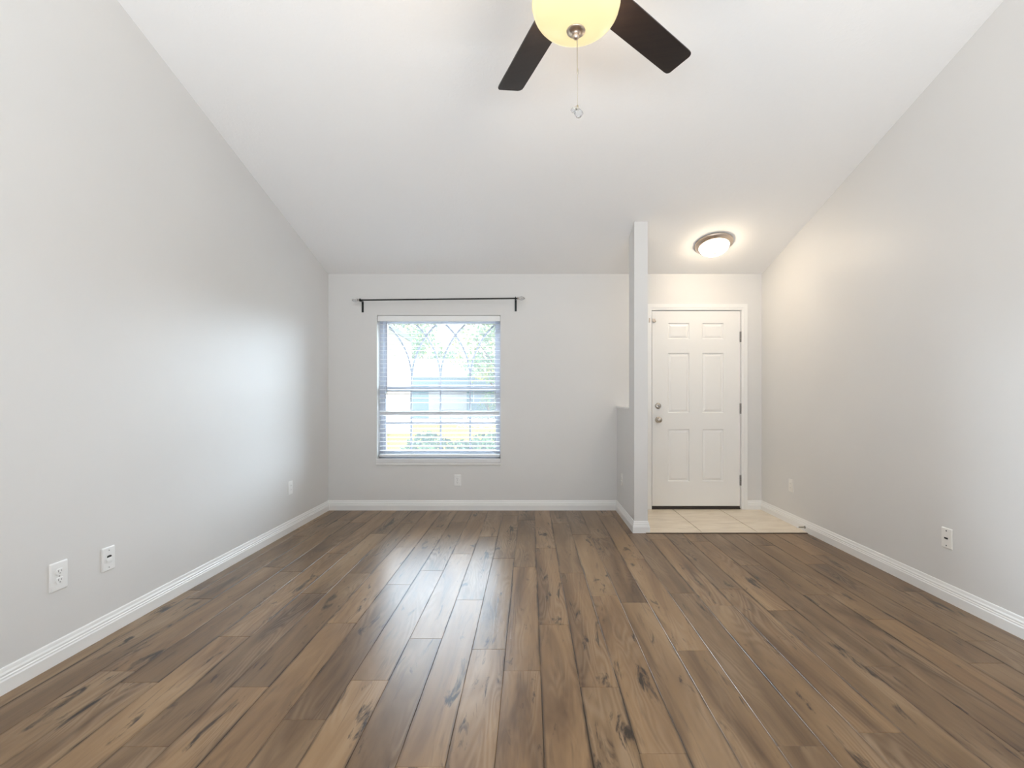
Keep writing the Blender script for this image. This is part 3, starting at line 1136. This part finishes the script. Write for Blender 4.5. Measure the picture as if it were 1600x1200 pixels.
b.lathe([(0, zf - 0.004), (0.007, zf - 0.008), (0.0165, zf - 0.019), (0.0165, zf - 0.023), (0.009, zf - 0.034), (0, zf - 0.038)], (xo + 0.004, yo, 0), seg=8, mi=1, smooth=False)
b.lathe([(0, zf + 0.002), (0.005, zf - 0.002), (0.0095, zf - 0.010), (0.005, zf - 0.017), (0, zf - 0.019)], (xo - 0.016, yo, 0), seg=8, mi=1, smooth=False)
b.tube([(xo, yo, zf + 0.008), (xo - 0.016, yo, zf - 0.001)], 0.0008, 6)
tag(b.build('chain_fob', ['chain_metal', 'crystal'], ch), 'clear crystal pull chain drop')
light('fan_bulb', 'POINT', (FX, FYc, ZR - 0.04), (0, 0, 0), 23.0, (1.0, 0.80, 0.58), shadow_soft_size=0.07)

# ------------------------------------------------------------------ outside the window
GZ = -0.18
b = MB()
b.box(-60, 60, YB + 0.2, 24.0, GZ - 0.1, GZ)
o = b.build('ground', 'lawn')
structure(o, 'sunlit front lawn outside the window')
b = MB()
b.box(-60, 60, 24.0, 120, GZ - 0.1, GZ - 0.01)
structure(b.build('ground_street', 'pavement'), 'pale street and driveway beyond the lawn')

b = MB()
b.box(-4.0, 0.8, YB + 0.2, 5.9, GZ, GZ + 0.03)  # added out of view: pale slab bouncing light up through the window
structure(b.build('ground_bounce', 'bounce_slab'), 'unseen pale slab added in front of the house to bounce light inside')

# white house close by at the left of the view
wh = thing('white_house', (-4.50, 18.0, GZ), 'white stucco house wall at the left edge of the window view', 'house', rz=R(14.5))
b = MB(); b.prism([(-5.5, 0), (0, 0), (0, 3.45), (-2.75, 5.0), (-5.5, 3.45)], 'y', 0.0, 7.0); b.build('house_wall', 'stucco_white', wh, world=False)
b = MB()
b.prism([(0.03, 3.40), (0.03, 3.57), (-2.75, 5.17), (-5.6, 3.57), (-5.6, 3.40), (-2.75, 5.0)], 'y', -0.3, 7.3)
b.build('roof', 'house_roof', wh, world=False)
b = MB(); b.box(-3.6, -2.2, -0.06, 0.02, 0.9, 2.2); wf = b.build('house_window', 'house_trim', wh, world=False)
b = MB(); b.box(-3.5, -2.3, -0.08, -0.055, 1.0, 2.1); b.build('pane', 'house_glass', wf, world=False)


def leaf(b, p, size, rg, mi=0):
    """a pointed, slightly folded leaf"""
    d = Vector((rg.uniform(-1, 1), rg.uniform(-1, 1), rg.uniform(-0.5, 1))).normalized()
    s = d.cross(Vector((rg.uniform(-1, 1), rg.uniform(-1, 1), rg.uniform(-1, 1)))).normalized()
    n = d.cross(s)
    w = size * 0.32
    a, c_, e = p, p + d * size * 0.5 - n * size * 0.08, p + d * size
    b.face([a, p + d * size * 0.45 + s * w, e, c_], mi=mi)
    b.face([a, c_, e, p + d * size * 0.45 - s * w], mi=mi)


# hedge right under the window
rg = random.Random(3)
hd = thing('hedge', (-0.6, 6.3, GZ), 'dark green leafy hedge just outside the bottom of the window', 'hedge')
b = MB()
for k in range(5200):
    x = rg.uniform(-1.62, 1.2)
    y = rg.uniform(5.95, 6.7)
    top = 0.66 + 0.10 * math.sin(x * 5.0) * math.sin(x * 2.3 + 1) - 0.5 * max(0, (-1.36 - x)) - 0.1 * ((y - 6.3) / 0.38) ** 2
    z = rg.uniform(0.0, 1.0) ** 0.6 * (top - GZ) + GZ
    leaf(b, Vector((x, y, z)), rg.uniform(0.05, 0.10), rg)
b.build('foliage', 'leaf_hedge', hd, merge=False)
b = MB()
for k in range(16):
    x = -1.45 + k * 0.17
    b.tube([(x, 6.3, GZ - 0.02), (x + rg.uniform(-0.05, 0.05), 6.3 + rg.uniform(-0.1, 0.1), 0.45)], [0.012, 0.006], 6)
b.build('stems', 'bark', hd)

# neighbour house across the street
hy = 30.0
nh = thing('neighbour_house', (-2.5, hy, GZ), 'pale blue grey house with light roof across the street', 'house')
b = MB(); b.box(-8.2, 2.5, hy, hy + 8, GZ, 2.35); b.build('house_wall', 'house_wall', nh)
b = MB()
b.prism([(hy - 0.6, 2.35), (hy + 8.6, 2.35), (hy + 8.6, 2.5), (hy + 4, 3.9), (hy - 0.6, 2.5)], 'x', -8.8, 3.1)
b.build('roof', 'house_roof', nh)
b = MB(); b.box(-6.4, -4.0, hy - 0.05, hy + 0.02, GZ, 1.95); b.build('garage_door', 'house_trim', nh)
for xx in (-2.9, -0.6):
    b = MB()
    b.box(xx - 0.7, xx + 0.7, hy - 0.06, hy + 0.01, 0.75, 1.95)
    wf = b.build('house_window', 'house_trim', nh)
    b = MB()
    b.box(xx - 0.62, xx + 0.62, hy - 0.08, hy - 0.055, 0.83, 1.87)
    b.build('pane', 'house_glass', wf)


def tree(x, y, h, rad, n, seed, label, name='tree', lo=0.35):
    rg = random.Random(seed)
    r = thing(name, (x, y, GZ), label, name)
    b = MB()
    pts = [(x, y, GZ - 0.1), (x + 0.1, y, GZ + h * 0.25), (x - 0.05, y + 0.1, GZ + h * 0.6)]
    b.tube(pts, [h * 0.03, h * 0.022, h * 0.01], 8)
    for k in range(6):
        a = rg.uniform(0, 2 * PI)
        b.tube([(x, y, GZ + h * (0.3 + 0.04 * k)), (x + math.cos(a) * rad * 0.6, y + math.sin(a) * rad * 0.6, GZ + h * (0.55 + 0.05 * k))], [h * 0.012, h * 0.004], 6)
    b.build('trunk', 'bark', r)
    cl = [(Vector((x + rg.gauss(0, rad * 0.5), y + rg.gauss(0, rad * 0.4), GZ + h * rg.uniform(lo, 0.92))), rad * rg.uniform(0.3, 0.5)) for _ in range(14)]
    b = MB()
    for k in range(n):
        c_, rr = rg.choice(cl)
        d = Vector((rg.gauss(0, 1), rg.gauss(0, 1), rg.gauss(0, 1))).normalized()
        leaf(b, c_ + d * rr * rg.uniform(0.6, 1.0), rg.uniform(0.25, 0.5) * h / 9, rg)
    b.build('foliage', 'leaf_tree', r, merge=False)
    return r


tree(-1.7, 25.5, 5.6, 2.4, 2600, 11, 'leafy green tree right of centre in the window view', lo=0.42)
tree(-9.5, 44, 8.2, 3.4, 2600, 12, 'taller pale green tree behind the house at the left', lo=0.35)
tree(-3.0, 53, 8.8, 4.0, 2600, 13, 'yellow green tree behind the house toward the right', lo=0.35)
bs = tree(-2.55, 28.6, 1.7, 0.7, 500, 14, 'small round bush in front of the house wall', name='bush', lo=0.3)

# ------------------------------------------------------------------ render quality (light paths only)
S.cycles.max_bounces = 10
S.cycles.diffuse_bounces = 6
S.cycles.glossy_bounces = 4
S.cycles.transmission_bounces = 6
S.cycles.transparent_max_bounces = 16
S.cycles.caustics_reflective = False
S.cycles.caustics_refractive = False
S.cycles.sample_clamp_indirect = 6.0
